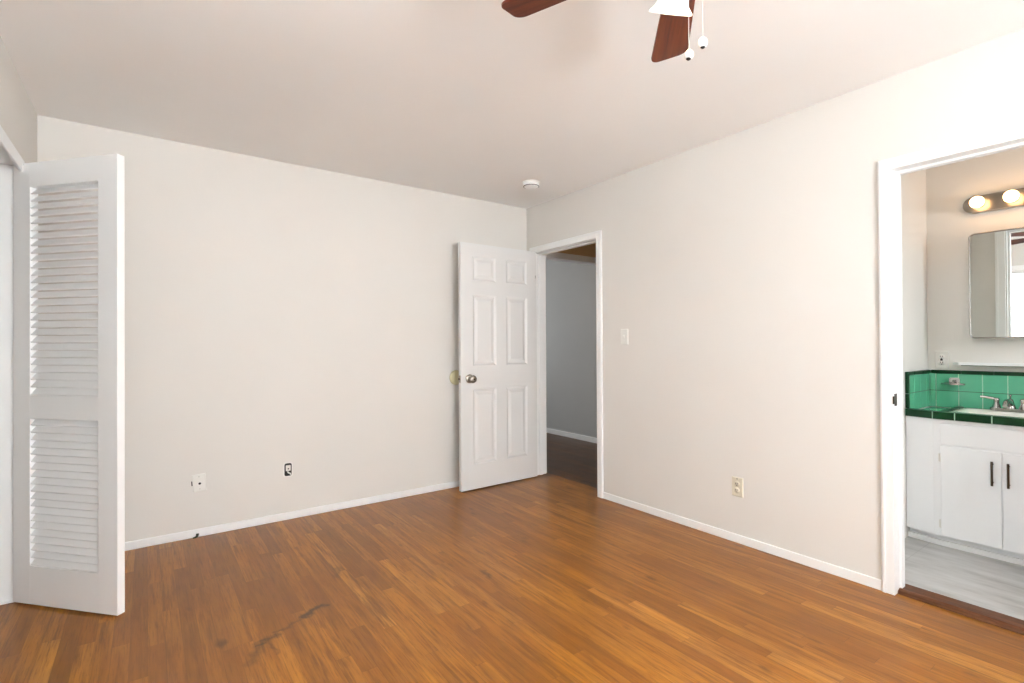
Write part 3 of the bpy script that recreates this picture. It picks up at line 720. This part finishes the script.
# vanity light bar
LY0, LY1, LZ = -3.440, -2.798, 2.032
Lb = thing('vanity_light', 'bronze bar light with round glowing bulbs above the mirror', 'wall light', (XB, (LY0+LY1)/2, LZ))
hl = (LY1-LY0)/2; r_ = 0.052
stad = [(hl-r_+r_*cos(R(a)), r_*sin(R(a))) for a in range(-90, 91, 15)]+[(-hl+r_+r_*cos(R(a)), r_*sin(R(a))) for a in range(90, 271, 15)]
b = MB(); n = len(stad)
ring = [(1.0, 0.0), (1.0, -0.026), (0.93, -0.036)]
vs = []
for sc_, dx in ring:
    for py, pz in stad:
        cy = max(-hl+r_, min(hl-r_, py)); vs.append((dx, cy+(py-cy)*sc_, pz*sc_))
b.add(vs, [(i*n+k, (i+1)*n+k, (i+1)*n+(k+1) % n, i*n+(k+1) % n) for i in range(2) for k in range(n)], 0, True)
b.add(vs[2*n:], [list(range(n))]); b.build('back_plate', chrome_m if False else nickel_m, Lb)
for k in range(4):
    yb = -2.880-0.150*k-(LY0+LY1)/2
    M = TR((-0.036, yb, 0)) @ RY(R(-90)) @ Matrix.Scale(0.88, 4)
    MB().lathe([(0.030, 0.0), (0.028, 0.006), (0.020, 0.010), (0.018, 0.022), (0.0, 0.022)], M, 20).build('socket', nickel_m, Lb)
    MB().lathe([(0.014, 0.020), (0.016, 0.028), (0.028, 0.038), (0.037, 0.052), (0.040, 0.066), (0.038, 0.080), (0.030, 0.094), (0.016, 0.103), (0.0, 0.105)], M, 24).build('bulb', bulb_m, Lb)

# ------------------------------------------------------------------ ceiling fan
FH = Vector((-1.740, -2.946, 0)); BZ = 2.200; FR = 0.530
FN = thing('ceiling_fan', 'ceiling fan with dark walnut blades and white glass lights', 'ceiling fan', (FH.x, FH.y, CH))
MB().lathe([(0.062, 0.0), (0.060, -0.02), (0.040, -0.05), (0.018, -0.06), (0.0, -0.06)], None, 32).build('canopy', white_pl, FN)
MB().lathe([(0.013, -0.05), (0.013, -0.14)], None, 16).build('downrod', white_pl, FN)
MB().lathe([(0.03, -0.125), (0.075, -0.135), (0.095, -0.155), (0.098, -0.200), (0.090, -0.222), (0.060, -0.235), (0.0, -0.235)], None, 40).build('motor_housing', white_pl, FN)
MB().lathe([(0.045, -0.235), (0.048, -0.262), (0.044, -0.295), (0.030, -0.310), (0.0, -0.312)], None, 32).build('switch_housing', white_pl, FN)
def blade_mesh():
    pts = []; r0, r1 = 0.165, FR
    w0, w1 = 0.046, 0.063
    cr = 0.030
    top = [(r0, -w0), (r1-cr, -w1)]
    pts = [(r0, w0*0.7), (r0, -w0*0.7), (r0+0.02, -w0)]
    pts += [(r1-cr+cr*sin(R(a)), -w1+cr-cr*cos(R(a))) for a in range(0, 91, 15)]
    pts += [(r1-cr+cr*cos(R(a)), w1-cr+cr*sin(R(a))) for a in range(0, 91, 15)]
    pts += [(r0+0.02, w0)]
    return pts
BA = [R(42.35+72*k) for k in range(5)]
for a in BA:
    b = MB(); b.prism(blade_mesh(), -0.003, 0.003, RX(R(-12)))
    o = b.build('blade', blade_m, FN, bevel=0.0015); o.location = (0, 0, BZ-CH); o.rotation_euler = (0, 0, a)
    b = MB(); b.prism([(0.075, -0.014), (0.14, -0.012), (0.19, -0.034), (0.225, -0.034), (0.225, 0.034), (0.19, 0.034), (0.14, 0.012), (0.075, 0.014)], -0.010, -0.0045, RX(R(-12)))
    c = b.build('blade_arm', bronze_m, o, bevel=0.001)
# light kit
SHA = [R(62), R(182), R(302)]; TILT = R(37)
for a in SHA:
    dr = Vector((cos(a), sin(a), 0))
    base = Vector((0, 0, -0.270))+dr*0.045
    b = MB(); b.tube([base-dr*0.02, base, base+dr*0.012+Vector((0, 0, -0.010))], [0.012, 0.012, 0.014], 14)
    M = TR(base+dr*0.004+Vector((0, 0, -0.002))) @ RZ(a) @ RY(R(180)-TILT) @ Matrix.Scale(0.96, 4)
    b.lathe([(0.0, 0.0), (0.018, 0.0), (0.020, 0.014), (0.024, 0.026), (0.0, 0.026)], M, 20); b.build('lamp_arm', white_pl, FN)
    pr = [(0.022, 0.018), (0.027, 0.028), (0.033, 0.045), (0.040, 0.068), (0.047, 0.085), (0.060, 0.099), (0.0605, 0.103), (0.057, 0.104), (0.045, 0.090), (0.037, 0.068), (0.030, 0.045), (0.022, 0.030)]
    s_ = MB().lathe(pr, M, 36, cap=False).build('lamp_shade', shade_m, FN)
    MB().lathe([(0.010, 0.024), (0.012, 0.034), (0.020, 0.050), (0.022, 0.062), (0.015, 0.076), (0.0, 0.080)], M, 20).build('bulb', shade_m, s_)
for (wx, wy, wz, tl) in ((-1.779, -3.008, 1.900, 0), (-1.766, -2.961, 1.897, 14)):
    lx, ly, lz = wx-FH.x, wy-FH.y, wz-CH
    b = MB(); b.tube([(lx*0.9, ly*0.9, -0.300), (lx, ly, -0.310), (lx, ly, lz+0.010)], 0.0006, 6); c = b.build('pull_chain', white_pl, FN)
    M = TR((lx, ly, lz)) @ RY(R(tl))
    MB().lathe([(0.0, 0.013), (0.005, 0.012), (0.0095, 0.007), (0.011, 0.0), (0.0095, -0.006), (0.006, -0.010)], M, 18, cap=False).build('fob', white_pl, c)
    MB().lathe([(0.006, -0.010), (0.004, -0.012), (0.0, -0.012)], M, 14).build('fob_tip', dark_m, c)
l = bpy.data.lights.new('fan_lamp_light', 'SPOT'); l.energy = 19; l.color = (1.0, 0.74, 0.42); l.spot_size = R(118); l.spot_blend = 0.8; l.shadow_soft_size = 0.06
o = bpy.data.objects.new('fan_lamp_light', l); COL.objects.link(o); o.location = (FH.x+0.02, FH.y+0.02, 2.02)
